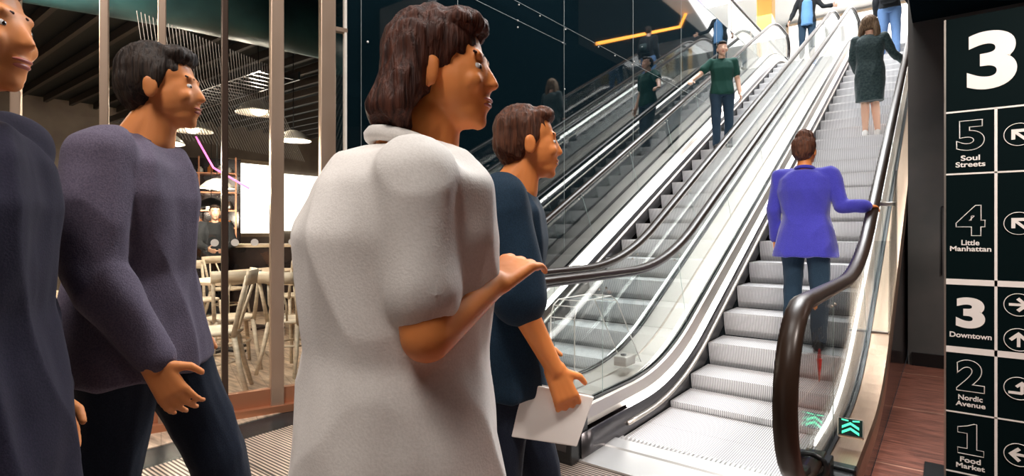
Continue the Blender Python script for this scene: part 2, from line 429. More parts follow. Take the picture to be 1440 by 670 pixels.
        # visible polished panel joints and clips
        for a in seams[:-1]:
            s = slope(a); yb = a+.62*s
            bm = bmesh.new(); tube(bm, [(x, a, base(a)+RH-.03), (x, yb, base(yb)+.25)], .0022, 6); add('panel_joint', bm, 'glassedge')
            for dy in (-.045, .045):
                bm = bmesh.new(); ell(bm, (x, a+dy, base(a+dy)+RH-.09), (.008, .008, .008), seg=10); add('glass_clip', bm, 'steel')
    return t, add
ER, addR = escalator(-1.045, 'right-hand escalator going up, carrying the woman in the blue blazer', .1575, .115, 'bronzerail')
EL, addL = escalator(-2.64, 'escalator beside the polished black wall, carrying the man in the green polo', .20, .1575, 'bronzerail')

# direction indicator on the right outer deck of the right escalator
def inlocal(o, par):   # keep world coordinates while parenting to an unrotated empty
    o.location = o.location-par.location
ind = bmesh.new(); box(ind, (0, 0, 0), (.105, .035, .085)); 
ib = obj('direction_indicator', ind, 'steel', ER, bevel=.006, label='steel box with green arrows'); ib.location = Vector((-.348, 3.0, .335))-ER.location; ib.rotation_euler = (R(-28), 0, R(6))
s_ = obj('indicator_screen', B(((0, -.019, .002), (.094, .004, .074))), 'screen', ib)
bm = bmesh.new()
for z0 in (-.028, -.004):
    prismY(bm, [(-.034, z0-.004), (0, z0+.016), (.034, z0-.004), (.034, z0+.008), (0, z0+.028), (-.034, z0+.008)], -.023, -.021)
prismY(bm, [(-.036, .029), (-.008, .026), (-.008, .032), (-.036, .035)], -.023, -.021)
prismY(bm, [(.036, .029), (.008, .026), (.008, .032), (.036, .035)], -.023, -.021)
obj('arrow_symbol', bm, 'green', ib)

# black cap and white card at end of right deck
bm = bmesh.new(); box(bm, (-.348, 2.66, .262), (.125, .06, .04)); o = obj('deck_cap', bm, 'black', ER, bevel=.008); inlocal(o, ER)
bm = bmesh.new(); box(bm, (0, 0, 0), (.095, .003, .08)); o = obj('notice_card', bm, 'signwhite', ER, label='small white notice card'); o.location = Vector((-.348, 2.513, .13))-ER.location
bm = bmesh.new()
for r_ in range(3):
    for c_ in range(4): box(bm, (-.034+c_*.014, -.003, .03-r_*.010), (.010, .002, .005))
card = obj('card_print', bm, 'black', o)

def text(s, size, m, extr=.0008, off=0, outline=None, align='CENTER', sx=1., spacing=1.):
    cu = bpy.data.curves.new('t', 'FONT'); cu.body = s; cu.size = size; cu.align_x = align; cu.align_y = 'CENTER'
    cu.offset = off; cu.space_character = spacing; cu.resolution_u = 8
    if outline: cu.fill_mode = 'NONE'; cu.bevel_depth = outline; cu.bevel_resolution = 0; cu.extrude = 0
    else: cu.extrude = extr
    o = bpy.data.objects.new('t', cu); COL.objects.link(o)
    dg = bpy.context.evaluated_depsgraph_get(); me = bpy.data.meshes.new_from_object(o.evaluated_get(dg))
    bpy.data.objects.remove(o)
    me.transform(Matrix.Diagonal((sx, 1, 1, 1)))
    xs = [v.co.x for v in me.vertices]; zs = [v.co.y for v in me.vertices]
    me.transform(Matrix.Translation((-(max(xs)+min(xs))/2, -(max(zs)+min(zs))/2, 0)))
    me.materials.clear(); me.materials.append(M[m])
    return me, (max(xs)-min(xs), max(zs)-min(zs))
def fit(me, w, h):
    xs = [v.co.x for v in me.vertices]; zs = [v.co.y for v in me.vertices]
    me.transform(Matrix.Diagonal((w/(max(xs)-min(xs)), h/(max(zs)-min(zs)), 1, 1)))
    return me
def place(name, me, loc, parent, rot=(PI/2, 0, 0)):
    o = bpy.data.objects.new(name, me); COL.objects.link(o); o.parent = parent; o.location = loc; o.rotation_euler = rot; return o
# code lettering and red dot on the inner side of the right glass
me, _ = text('LP24.2', .04, 'black', .0003); fit(me, .27, .06)
place('glass_lettering', me, Vector((-.433, 2.70, .80))-ER.location, ER, (PI/2, 0, -PI/2))['label'] = 'black code lettering LP24.2, seen from behind'
bm = bmesh.new(); lathe(bm, [(0, 0), (.045, 0), (.045, .001), (0, .001)]); tube(bm, [(0, 0, .0005), (0, -.10, .0005)], [.012, .002], 6)
o = obj('glass_sticker', bm, 'red', ER, label='round red sticker on the glass'); o.rotation_euler = (PI/2, 0, -PI/2); o.location = Vector((-.433, 2.73, .695))-ER.location

# acrylic guards
t = thing('acrylic_guard', 'clear acrylic anti-climb panel on the right outer deck by the grey wall', 'guard', (-.34, 5.0, .75))
bm = bmesh.new()
y0, y1 = 4.55, 5.35
prismX(bm, [(y0, base(y0)+.27), (y1, base(y1)+.27), (y1, base(y1)+1.05), (y1-.1, base(y1-.1)+1.10), (y0+.12, base(y0+.12)+.85)], -.31, -.302)
prismX(bm, [(y0, base(y0)+.27), (y0+.012, base(y0)+.27), (y0+.13, base(y0+.12)+.85), (y0+.12, base(y0+.12)+.85)], -.395, -.302)
o = obj('acrylic_sheet', bm, 'acrylic', t); inlocal(o, t)
for c_, s_2 in (((-.36, 5.2, base(5.2)+.86), (.12, .03, .03)), ((-.355, 4.57, base(4.57)+.275), (.1, .05, .02))):
    o = obj('steel_bracket', B((c_, s_2)), 'steel', t, bevel=.004); inlocal(o, t)

t = thing('acrylic_guard', 'clear arched acrylic box guard between the two escalators', 'guard', (-1.84, 3.1, .25))
bm = bmesh.new()
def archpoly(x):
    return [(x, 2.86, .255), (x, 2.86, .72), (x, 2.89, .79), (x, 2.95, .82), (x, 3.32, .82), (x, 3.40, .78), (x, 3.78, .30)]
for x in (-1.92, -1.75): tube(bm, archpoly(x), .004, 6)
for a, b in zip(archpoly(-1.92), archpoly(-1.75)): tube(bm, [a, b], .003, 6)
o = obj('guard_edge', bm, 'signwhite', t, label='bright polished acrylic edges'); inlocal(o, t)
bm = bmesh.new()
A = archpoly(-1.92); C = archpoly(-1.75)
for i in range(len(A)-1):
    bm.faces.new([bm.verts.new(v) for v in (A[i], A[i+1], C[i+1], C[i])])
bmesh.ops.solidify(bm, geom=bm.faces[:], thickness=.004)
o = obj('acrylic_sheet', bm, 'acrylic', t); inlocal(o, t)
t = thing('stop_button_box', 'small grey switch box on the metal deck between the escalators', 'switch box', (-1.80, 3.62, .29))
obj('housing', B(((0, 0, .045), (.10, .15, .07))), 'steel', t, bevel=.008)
bm = bmesh.new(); lathe(bm, [(0, 0), (.02, 0), (.02, .01), (0, .012)], (0, -.02, .08)); obj('button', bm, 'darksteel', t)

# ------------------------------------------------------------------ directory sign
sg = thing('directory_sign', 'tall black floor directory sign with white numbers and arrows', 'sign', (.30, 3.5, 0))
SX = .30
obj('panel', B(((0, .03, 1.15), (.60, .05, 2.29))), 'signblack', sg)
obj('edge_trim', B(((-.303, .03, 1.15), (.008, .056, 2.29)), ((.303, .03, 1.15), (.008, .056, 2.29))), 'edge', sg)
obj('base_plate', B(((0, .05, .006), (.78, .36, .012))), 'black', sg, bevel=.003)
def sgx(x): return x-SX
for nm, z0, z1 in (('', 1.830, 1.838), ('', 1.525, 1.533), ('', .986, 1.014), ('', .652, .682), ('', .357, .364), ('', .062, .069)):
    obj('divider_line', B(((.0, .004, (z0+z1)/2), (.598, .003, z1-z0))), 'signwhite', sg)
obj('divider_line', B(((.188-SX, .004, .917), (.011, .003, 1.834))), 'signwhite', sg)
F = .0015
me, _ = text('3', .3, 'signwhite', F, off=.011); fit(me, .182, .278); place('number', me, (.172-SX, .003, 2.068), sg)
CXL = .094
def outl(ch, z, w=.108, h=.165):
    me, _ = text(ch, .2, 'signwhite', off=.008, outline=.0019); fit(me, w, h); place('number', me, (CXL-SX, .003, z), sg)
outl('5', 1.714, .108, .148); outl('4', 1.300, .112, .150); outl('2', .545, .108, .156)
bm = bmesh.new(); ONE = [(-.048, .048), (-.012, .058), (.014, .070), (.024, .070), (.024, -.044), (.050, -.044), (.050, -.070), (-.048, -.070), (-.048, -.044), (-.012, -.044), (-.012, .024), (-.048, .024)]
tube(bm, [(CXL-SX+a, .002, .238+b*1.08) for a, b in ONE], .0019, 6, True); obj('number', bm, 'signwhite', sg)
me, _ = text('3', .2, 'signwhite', F, off=.009); fit(me, .110, .150); place('number', me, (CXL-SX, .003, .851), sg)
def lab(s, z, w, h=.030):
    me, _ = text(s, .04, 'signwhite', F, off=.0009); fit(me, w, h); place('lettering', me, (CXL-SX, .003, z), sg)
lab('Soul', 1.605, .072, .026); lab('Streets', 1.574, .112, .026)
lab('Little', 1.193, .068, .026); lab('Manhattan', 1.163, .155, .025)
lab('Downtown', .741, .158, .026)
lab('Nordic', .437, .092, .025); lab('Avenue', .406, .112, .024)
lab('Food', .134, .078, .025); lab('Market', .103, .108, .024)
def ring(z, x=.268, r=.052):
    bm = bmesh.new(); tube(bm, [(x-SX+r*math.cos(a), 0, z+r*math.sin(a)) for a in [2*PI*i/40 for i in range(40)]], .0018, 6, True); obj('arrow_ring', bm, 'signwhite', sg, True)
ARW = [(-.034, .006), (.010, .006), (-.008, .024), (.002, .034), (.036, 0), (.002, -.034), (-.008, -.024), (.010, -.006), (-.034, -.006)]
def arrow(z, ang, x=.268, poly=ARW):
    bm = bmesh.new(); c, s = math.cos(ang), math.sin(ang)
    prismY(bm, [(x-SX+px*c-pz*s, z+px*s+pz*c) for px, pz in poly], .001, .0045); obj('arrow', bm, 'signwhite', sg)
for z, a in ((1.70, R(135)), (1.285, R(135)), (.905, 0), (.742, PI/2), (.515, None), (.205, PI)):
    ring(z)
    if a is None:
        arrow(z, 0, poly=[(-.036, -.028), (.012, -.028), (.018, -.022), (.018, .012), (.028, .002), (.036, .010), (.012, .034), (-.012, .010), (-.004, .002), (.006, .012), (.006, -.016), (-.036, -.016)])
    else: arrow(z, a)

# ------------------------------------------------------------------ cafe
struct('ceiling', B(((-7.9, 2.3, 3.55), (8.3, 12, .12))), 'dceil')
struct('wall_cafe', B(((-12.0, 2.3, 1.75), (.15, 12, 3.6)), ((-7.8, 8.2, 1.75), (8.4, .15, 3.6)), ((-7.8, -3.2, 1.75), (8.4, .15, 3.6))), noisy(mat('cafe_wall', (.5, .4, .3), .6), (.16, .12, .10), (.24, .19, .15), 2))
struct('wall_left', B(((-3.72, 5.3, 1.75), (.05, 5.7, 3.5))), 'dceil')
# facade above storefront & glass
bm = bmesh.new(); sfbox(bm, 0, 4.5, 3.45, 5.36, .1); struct('wall_left', bm, 'wallblack')
bm = bmesh.new(); sfbox(bm, 0, 4.5, 0, .05, .12); sfbox(bm, 0, 4.5, .0, .16, .05, -.02); struct('trim_5', bm, 'sill')
bm = bmesh.new(); sfbox(bm, .03, 4.5, .16, 3.45, .012); struct('window_1', bm, 'glass')
def mull(s, w, dp, m, lab_, off=0):
    bm = bmesh.new(); sfbox(bm, s-w/2, s+w/2, .0, 3.45, dp, off); o = obj('window_mullion', bm, m, None, bevel=.006); o['kind'] = 'structure'; o.name = 'trim_6'
mull(.012, .02, .05, 'cream', ''); mull(.141, .105, .08, 'brass', ''); mull(.484, .085, .08, 'brass', ''); mull(.806, .038, .07, 'dmull', '')
for s in (1.157, 1.45, 1.85, 2.4, 3.0, 3.6): mull(s, .045, .07, 'brass', '')
# horizontal frame seen at top of the door leaf
bm = bmesh.new(); sfbox(bm, .0, .14, 2.71, 2.74, .05); struct('trim_7', bm, 'brass')
# glass stickers
stick = None
for i, s in enumerate((.385, .505, .625, .745, .865, .99)):
    bm = bmesh.new(); lathe(bm, [(0, 0), (.024, 0), (.024, .001), (0, .001)])
    c = sf(s, 1.172, .008)
    o = obj('glass_sticker', bm, 'cream'); o.location = c; o.rotation_euler = (PI/2, 0, SA)
    tag(o, 'small round white dot sticker in a row on the cafe glass', 'sticker', 'dot stickers on the cafe glass')
# ceiling slats / cable tray / duct
t = thing('cable_tray', 'black metal cable tray below the cafe ceiling', 'cable tray', (-7.2, 2.9, 2.80))
bm = bmesh.new()
for dy in (-.2, .2): box(bm, (0, dy, 0), (4.2, .02, .08))
for i in range(30): box(bm, (-2.05+i*.14, 0, -.02), (.03, .4, .015))
obj('tray', bm, 'darksteel', t)
bm = bmesh.new(); 
for i in range(26): box(bm, (-7.8, -1.2+i*.34, 3.42), (7.8, .05, .10))
o = obj('trim_9', bm, mat('slat_wood', (.05, .04, .035), .6)); o['kind'] = 'structure'
bm = bmesh.new(); tube(bm, [sf(-.6, 3.1, -1.2), sf(1.0, 3.12, -1.0), sf(2.2, 3.12, -1.0), sf(4.4, 3.12, -1.4)], .26, 24); o = obj('air_duct', bm, 'teal', None, True); tag(o, 'round teal air duct under the cafe ceiling', 'duct')
# hanging chain curtain : fine strands
bm = bmesh.new()
for i in range(46):
    y = 1.5+i*.030; x = -4.55-.012*i
    tube(bm, [(x, y, 2.82), (x-.10, y+.08, 2.5), (x-.03, y+.32, 1.95)], .0028, 5)
o = obj('strand_curtain', bm, mat('silver_strand', (.30, .28, .27), .4, .8)); tag(o, 'curtain of fine slanting metal strands inside the cafe', 'curtain'); o['kind'] = 'stuff'
# pink neon line
bm = bmesh.new(); tube(bm, [(-6.6, 2.75, 2.30), (-6.4, 2.85, 1.95)], .010, 8); tube(bm, [(-6.4, 2.85, 1.95), (-6.1, 3.1, 1.72)], .010, 8); o = obj('neon_tube', bm, 'pink'); tag(o, 'thin pink neon line inside the cafe', 'neon light')
def pendant(loc, r, m, label, h=3.4):
    t = thing('pendant_lamp', label, 'lamp', loc, 0, None)
    bm = bmesh.new(); lathe(bm, [(.02, r*.62), (.05, r*.60), (r*.6, r*.42), (r*.92, r*.12), (r, 0), (r*.97, 0), (r*.88, r*.10), (r*.55, r*.36), (.03, r*.52), (.02, r*.62)]); obj('lamp_shade', bm, m, t, True)
    bm = bmesh.new(); ell(bm, (0, 0, r*.12), (r*.35, r*.35, r*.22)); obj('bulb', bm, 'warm', t, True)
    bm = bmesh.new(); tube(bm, [(0, 0, r*.6), (0, 0, h-loc[2]+.05)], .006, 6); obj('cord', bm, 'black', t)
    l = bpy.data.lights.new('bulb_light', 'POINT'); l.energy = 42; l.shadow_soft_size = .06; l.color = (1, .84, .66); lo = bpy.data.objects.new('bulb_light', l); COL.objects.link(lo); lo.location = (loc[0], loc[1], loc[2]-.10)
    return t
pendant((-5.62, 1.96, 2.04), .27, 'cream', 'large cream dome pendant lamp nearest the dark-coated passers-by')
pendant((-6.06, 2.26, 1.80), .24, 'cream', 'cream dome pendant lamp hanging lowest beside the lilac-grey coat')
pendant((-7.46, 3.07, 2.50), .24, 'steel', 'small pale pendant lamp above the shelves, left of the strand curtain')
pendant((-6.32, 3.32, 2.62), .25, 'steel', 'bare metal pendant lamp between the storefront posts, highest of the row')
pendant((-7.73, 3.49, 1.82), .22, 'cream', 'white dome pendant lamp above the seated barista')
pendant((-6.0, 3.57, 2.30), .2, 'cream', 'pale pendant lamp next to the wide brass post')
pendant((-9.73, 3.84, 1.80), .24, 'black', 'black dome pendant lamp in front of the shelves, left one')
pendant((-9.1, 4.02, 1.62), .24, 'black', 'black dome pendant lamp in front of the shelves, right one')
# windows of the cafe far wall
struct('window_2', B(((-11.88, 6.05, 1.95), (.03, 1.0, 1.5))), 'winbright'); struct('window_3', B(((-11.88, 7.35, 1.9), (.03, 1.1, 1.3))), 'winbright')
struct('trim_8', B(((-11.87, 6.05, 1.16), (.05, 1.2, .08)), ((-11.87, 6.05, 2.74), (.05, 1.2, .08)), ((-11.87, 5.5, 1.95), (.06, .1, 1.6)), ((-11.87, 6.62, 1.95), (.06, .1, 1.6))), 'wood')
# shelf unit
t = thing('display_shelf', 'dark shelving unit with copper frame behind the cafe counter', 'shelf', (-10.9, 4.3, 0), R(58))
obj('back_panel', B(((0, .16, 1.4), (1.9, .03, 2.4))), 'clad', t)
for z in (.9, 1.3, 1.62, 1.95, 2.3):
    obj('shelf_board', B(((0, 0, z), (1.8, .3, .025))), 'sill', t)
for x in (-.9, -.3, .3, .9): obj('upright', B(((x, -.14, 1.4), (.025, .025, 2.4))), 'sill', t)
dirx = Vector((math.cos(R(58)), math.sin(R(58)), 0)); k0 = None
for zi, z in enumerate((1.3, 1.62, 1.95, 2.3)):
    for j in range(11):
        x = -.82+j*.16
        if random.random() < .12: continue
        bm = bmesh.new(); h = random.uniform(.10, .17)
        lathe(bm, [(0, 0), (.045, 0), (.05, h*.3), (.045, h*.7), (.02, h*.85), (.02, h), (0, h)], seg=14)
        m = 'amber' if zi == 0 else random.choice(['amber', 'cream', 'cream', 'steel'])
        o = obj('jar', bm, m, None, True); o.location = Vector((-10.9, 4.3, z+.013))+dirx*x
        zn = ('lowest', 'second lowest', 'second highest', 'highest')[zi]
        tag(o, '%s jar on the %s filled board of the cafe display shelf' % ({'amber': 'amber glowing', 'cream': 'cream', 'steel': 'silver'}[m], zn), 'jar', '%s jars on the %s board' % (m, zn))
# counter
t = thing('counter', 'long dark cafe counter with wooden top in front of the shelves', 'counter', (-8.95, 4.0, 0), R(58))
obj('body', B(((0, 0, .5), (2.6, .55, 1.0))), 'clad', t); obj('worktop', B(((0, 0, 1.02), (2.7, .62, .05))), 'wood', t, bevel=.006)

def cafe_table(loc, rz, label, s=.72, h=.75):
    t = thing('cafe_table', label, 'table', loc, rz)
    obj('tabletop', B(((0, 0, h-.015), (s, s, .03))), 'wood', t, bevel=.005)
    bm = bmesh.new(); tube(bm, [(0, 0, .03), (0, 0, h-.03)], .03, 12); obj('column', bm, 'black', t)
    bm = bmesh.new(); box(bm, (0, 0, .015), (.5, .06, .03)); box(bm, (0, 0, .016), (.06, .5, .032)); obj('foot', bm, 'black', t)
    return t
cafe_table((-5.9, 2.75, 0), .3, 'square wooden cafe table behind the dark storefront post')
cafe_table((-6.9, 3.75, 0), .3, 'square wooden cafe table farther back by the bright window')
cafe_table((-5.0, 3.35, 0), .3, 'square wooden cafe table next to the wide brass post')
cafe_table((-5.5, 1.25, 0), .3, 'square wooden cafe table nearest the lilac-grey coat')
def chair0():
    t = thing('bentwood_chair', 'x', 'chair')
    bm = bmesh.new(); lathe(bm, [(0, .445), (.19, .445), (.205, .455), (.205, .470), (.17, .478), (0, .472)]); obj('seat', bm, 'chair', t, True)
    for sx in (-1, 1):
        bm = bmesh.new(); tube(bm, [(sx*.15, .14, .45), (sx*.175, .17, .22), (sx*.20, .20, 0)], [.02, .017, .014], 10); obj('leg', bm, 'chair', t, True)
        bm = bmesh.new(); tube(bm, [(sx*.15, -.15, .45), (sx*.175, -.19, .22), (sx*.20, -.25, 0)], [.02, .018, .015], 10); obj('leg', bm, 'chair', t, True)
        bm = bmesh.new(); tube(bm, [(sx*.16, -.15, .44), (sx*.175, -.19, .65), (sx*.185, -.24, .86)], [.018, .016, .015], 10); obj('back_post', bm, 'chair', t, True)
    bm = bmesh.new(); n = 9
    pts = [(-.205+.41*i/(n-1), -.245-.05*math.sin(PI*i/(n-1)), .86) for i in range(n)]
    for a, b in zip(pts, pts[1:]):
        v = [bm.verts.new(q) for q in ((a[0], a[1], .80), (b[0], b[1], .80), (b[0], b[1]-.01, .90), (a[0], a[1]-.01, .90))]; bm.faces.new(v)
    bmesh.ops.remove_doubles(bm, verts=bm.verts, dist=.0005); bmesh.ops.solidify(bm, geom=bm.faces[:], thickness=.022); obj('top_rail', bm, 'chair', t, True)
    bm = bmesh.new(); tube(bm, [(-.06+.0, -.17, .46), (-.09, -.215, .62), (-.05, -.27, .80)], .010, 8); tube(bm, [(.06, -.17, .46), (.09, -.215, .62), (.05, -.27, .80)], .010, 8); obj('back_splat', bm, 'chair', t, True)
    bm = bmesh.new(); tube(bm, [(.165*math.cos(a), .165*math.sin(a)-.005, .25) for a in [2*PI*i/24 for i in range(24)]], .010, 8, True); obj('stretcher', bm, 'chair', t, True)
    return t
CH = chair0()
cs = [((-4.40, 1.95, 0), R(150), 'pale wooden bentwood chair nearest the glass, behind the dark post', 1.06),
      ((-5.15, 2.45, 0), R(75), 'pale wooden bentwood chair seen from behind, right of the dark post', 1.),
      ((-4.75, 1.45, 0), R(-20), 'pale wooden bentwood chair half hidden by the lilac-grey coat', 1.),
      ((-6.75, 2.85, 0), R(-80), 'pale wooden bentwood chair facing the middle table, left side', 1.),
      ((-6.35, 3.75, 0), R(100), 'pale wooden bentwood chair by the far table, right side', 1.),
      ((-7.75, 3.65, 0), R(-70), 'pale wooden bentwood chair at the far table, left side', 1.),
      ((-5.5, 3.95, 0), R(190), 'pale wooden bentwood chair behind the wide brass post', 1.),
      ((-4.6, 2.75, 0), R(20), 'pale wooden bentwood chair in front of the wide brass post table', 1.),
      ((-8.1, 3.0, 0), R(-60), 'pale wooden bentwood chair beside the counter', 1.)]
for i, (l, a, lb, sc) in enumerate(cs):
    c = CH if i == 0 else copytree(CH)
    c.location = l; c.rotation_euler = (0, 0, a); c['label'] = lb; c['group'] = 'bentwood chairs in the cafe'; c.scale = (sc,)*3

# ------------------------------------------------------------------ upper hall furniture
t = thing('gallery_balustrade', 'glass balustrade with dark rail along the gallery above the black wall', 'balustrade', (-3.62, 12, 5.37))
bm = bmesh.new(); box(bm, (0, 4.0, .40), (.012, 7.8, .80)); obj('glass_panel', bm, 'glass', t)
bm = bmesh.new(); box(bm, (0, 3.9, .83), (.06, 8.0, .05)); obj('top_rail', bm, 'bronzerail', t, bevel=.01)
for i in range(6):
    obj('post', B(((0, .3+i*1.5, .4), (.02, .03, .8))), 'steel', t)
for i, (x, y) in enumerate(((-2.5, 8), (-2.5, 11), (-2.5, 14), (-2.5, 17), (-2.5, 20), (-6.6, 12), (-6.6, 16), (-6.6, 20))):
    t = thing('ceiling_light', 'square white ceiling light panel of the upper hall', 'light', (x, y, 9.56), 0, 'ceiling panels of the upper hall')
    obj('diffuser', B(((0, 0, 0), (1.7, 1.7, .03))), 'ceilpanel', t)
    obj('frame', B(((0, .88, 0), (1.8, .05, .06)), ((0, -.88, 0), (1.8, .05, .06)), ((.88, 0, 0), (.05, 1.8, .06)), ((-.88, 0, 0), (.05, 1.8, .06))), 'white', t)
t = thing('wall_light_box', 'wide white light box on the far wall above the escalator top', 'light box', (-2.2, 24.4, 7.6))
obj('diffuser', B(((0, 0, 0), (5.5, .05, 3.6))), emis('lightbox', (1, .99, .97), .95), t)
obj('frame', B(((0, .03, 1.85), (5.7, .1, .1)), ((0, .03, -1.85), (5.7, .1, .1)), ((-2.8, .03, 0), (.1, .1, 3.8)), ((2.8, .03, 0), (.1, .1, 3.8))), 'wood', t)
# gallery shops
for i, (y, m, lb) in enumerate(((14.5, 'shopglow', 'pale teal lit'), (17.6, 'ceilpanel', 'white lit'), (20.7, 'shopglow', 'cool white lit'))):
    t = thing('shop_window', '%s shop window on the upper gallery' % ('left' if i == 0 else 'middle' if i == 1 else 'right'), 'shop window', (-8.9, y, 5.37))
    obj('display', B(((-.05, 0, 1.4), (.05, 2.6, 2.5))), emis('shop%d' % i, ((.6, .85, .86), (.95, .95, .98), (.75, .9, 1))[i], 1.3), t)
    obj('frame', B(((0, -1.35, 1.4), (.1, .1, 2.7)), ((0, 1.35, 1.4), (.1, .1, 2.7)), ((0, 0, 2.75), (.1, 2.8, .12))), 'darksteel', t)
t = thing('column', 'gold clad column on the upper gallery', 'column', (-5.0, 21.0, 5.37))
obj('shaft', B(((0, 0, 2.1), (.5, .5, 4.2))), 'gold', t, bevel=.02)
obj('shoe', B(((0, 0, .05), (.56, .56, .1))), 'darksteel', t)
for i, (x, y, lb, cols) in enumerate(((-5.6, 13.6, 'clothes rack with pale garments on the upper gallery, nearer one', ((.85, .86, .88), (.45, .40, .75), (.8, .82, .84), (.05, .07, .08))), (-6.4, 16.3, 'clothes rack with teal and white garments on the upper gallery, farther one', ((.15, .35, .36), (.85, .85, .85), (.3, .5, .5), (.9, .9, .9))))):
    t = thing('clothes_rack', lb, 'clothes rack', (x, y, 5.36), R(35))
    bm = bmesh.new(); tube(bm, [(-.8, 0, 0), (-.8, 0, 1.6), (.8, 0, 1.6), (.8, 0, 0)], .02, 8); box(bm, (-.8, 0, .02), (.05, .5, .04)); box(bm, (.8, 0, .02), (.05, .5, .04)); obj('rack_frame', bm, 'steel', t)
    for q in range(12):
        c_ = cols[q % 4]; bm = bmesh.new(); loft(bm, [((-.66+q*.12, 0, .55), .03, .24), ((-.66+q*.12, 0, 1.2), .028, .20), ((-.66+q*.12, 0, 1.42), .025, .22), ((-.66+q*.12, 0, 1.54), .01, .04)], 14)
        obj('garment', bm, mat('garment_cloth_%d_%d' % (i, q % 4), c_, .8), t, True)
t = thing('hanging_screen', 'purple lit hanging screen over the gallery', 'screen', (-5.2, 15.0, 7.6))
obj('display', B(((0, 0, 0), (1.3, .06, .55))), 'purple', t); obj('bracket', B(((-.5, .0, .9), (.02, .02, 1.3)), ((.5, 0, .9), (.02, .02, 1.3))), 'black', t)
t = thing('fascia_light', 'thin orange light line on the gallery glass', 'light strip', (-4.1, 12.3, 5.95))
# orange strips: one over the gallery, one above the right wall that shows in the polished wall
bm = bmesh.new(); tube(bm, [(0, 0, 0), (-.9, 5.2, .55)], .018, 8); obj('tube', bm, 'orange', t)
for dx, dy, dz in ((-.1, .6, .06), (-.8, 4.7, .5)):
    obj('stand', B(((dx, dy, (dz-.585)/2), (.03, .03, .585+dz))), 'black', t)
t = thing('neon_strip', 'bent orange neon line high on the right, mirrored in the black wall', 'light strip', (.92, 14.17, 6.64))
bm = bmesh.new(); tube(bm, [(0, 0, 0), (-.02, 6.3, 2.3), (-.02, 7.0, 3.1)], .05, 10); obj('tube', bm, 'orange', t)

# ------------------------------------------------------------------ people
def remeshed(name, bm, m, vox, parent, smooth_it=4, fold=0., fscale=6., fstretch=(1, 1, .4), cut=None, label=None, seed=0, grain=0.):
    me = bpy.data.meshes.new(name); bmesh.ops.recalc_face_normals(bm, faces=bm.faces); bm.to_mesh(me); bm.free()
    o = bpy.data.objects.new(name, me); COL.objects.link(o)
    r = o.modifiers.new('r', 'REMESH'); r.mode = 'VOXEL'; r.voxel_size = vox; r.use_smooth_shade = True
    if smooth_it:
        s = o.modifiers.new('s', 'SMOOTH'); s.iterations = smooth_it; s.factor = .5
    dg = bpy.context.evaluated_depsgraph_get(); me2 = bpy.data.meshes.new_from_object(o.evaluated_get(dg))
    bpy.data.objects.remove(o); bpy.data.meshes.remove(me)
    me2.materials.clear(); me2.materials.append(m)
    if fold or grain:
        b2 = bmesh.new(); b2.from_mesh(me2); b2.normal_update()
        nn = [v.normal.copy() for v in b2.verts]
        for v, n in zip(b2.verts, nn):
            p = Vector((v.co.x*fstretch[0]+seed, v.co.y*fstretch[1], v.co.z*fstretch[2]))*fscale
            q = 1-abs(noise.noise(p))*2.2
            v.co += n*(fold*(q-.4)+fold*.35*noise.noise(p*2.9)+grain*noise.noise(v.co*90))
        b2.to_mesh(me2); b2.free()
    for p in me2.polygons: p.use_smooth = True
    me2.name = name
    o = bpy.data.objects.new(name, me2); COL.objects.link(o); o.parent = parent
    if label: o['label'] = label
    return o
def hand(bm, w, d, n, side, curl=.35, sc=1.):
    """w wrist, d direction of fingers, n palm normal (towards palm side), side: vector towards thumb"""
    w = Vector(w); d = Vector(d).normalized(); n = Vector(n); n = (n-d*n.dot(d)).normalized(); s = d.cross(n).normalized()
    if s.dot(Vector(side)) < 0: s = -s
    # palm
    for k_ in (-.026, -.009, .009, .026):
        cap(bm, w+s*k_*.7*sc, .015*sc, w+d*.085*sc+s*k_*sc, .0125*sc, 10)
    for i, (k_, L) in enumerate(((.030, .068), (.0105, .076), (-.0095, .070), (-.029, .056))):
        p = w+d*.088*sc+s*k_*1.06*sc; dd = (d+s*(k_*2.2)).normalized(); c = curl
        r = .0088*sc
        for j, f in enumerate((.45, .32, .26)):
            ax = dd*math.cos(c)+n*math.sin(c)
            q = p+ax*L*f*sc; cap(bm, p, r, q, r*.92, 10); p = q; r *= .92
            nd = dd*math.cos(c)+n*math.sin(c); c += curl*1.1
    p = w+d*.025*sc+s*.03*sc; q = p+(d*.6+s*.75+n*.35).normalized()*.042*sc; cap(bm, p, .0135*sc, q, .011*sc, 10)
    q2 = q+(d*.85+s*.3+n*.45).normalized()*.032*sc; cap(bm, q, .0108*sc, q2, .0088*sc, 10)
SKIN = {}
def skinmat(nm, c):
    m = mat(nm, c, .5, 0, .4); b = BS(m); b.inputs['Subsurface Weight'].default_value = .15; b.inputs['Subsurface Radius'].default_value = (.02, .008, .004); return m
def hairmat(nm, c1, c2):
    m = mat(nm, c1, .62, 0, .3); noisy(m, c1, c2, 110, 5, (1, 1, .08), .9); return m
def cloth(nm, c1, c2, bump=.1, sheen=.04, rough=.85, scale=260):
    m = mat(nm, c1, rough, 0, .25, sheen=sheen); noisy(m, c1, c2, scale, 3, (1, 1, 1), bump); return m
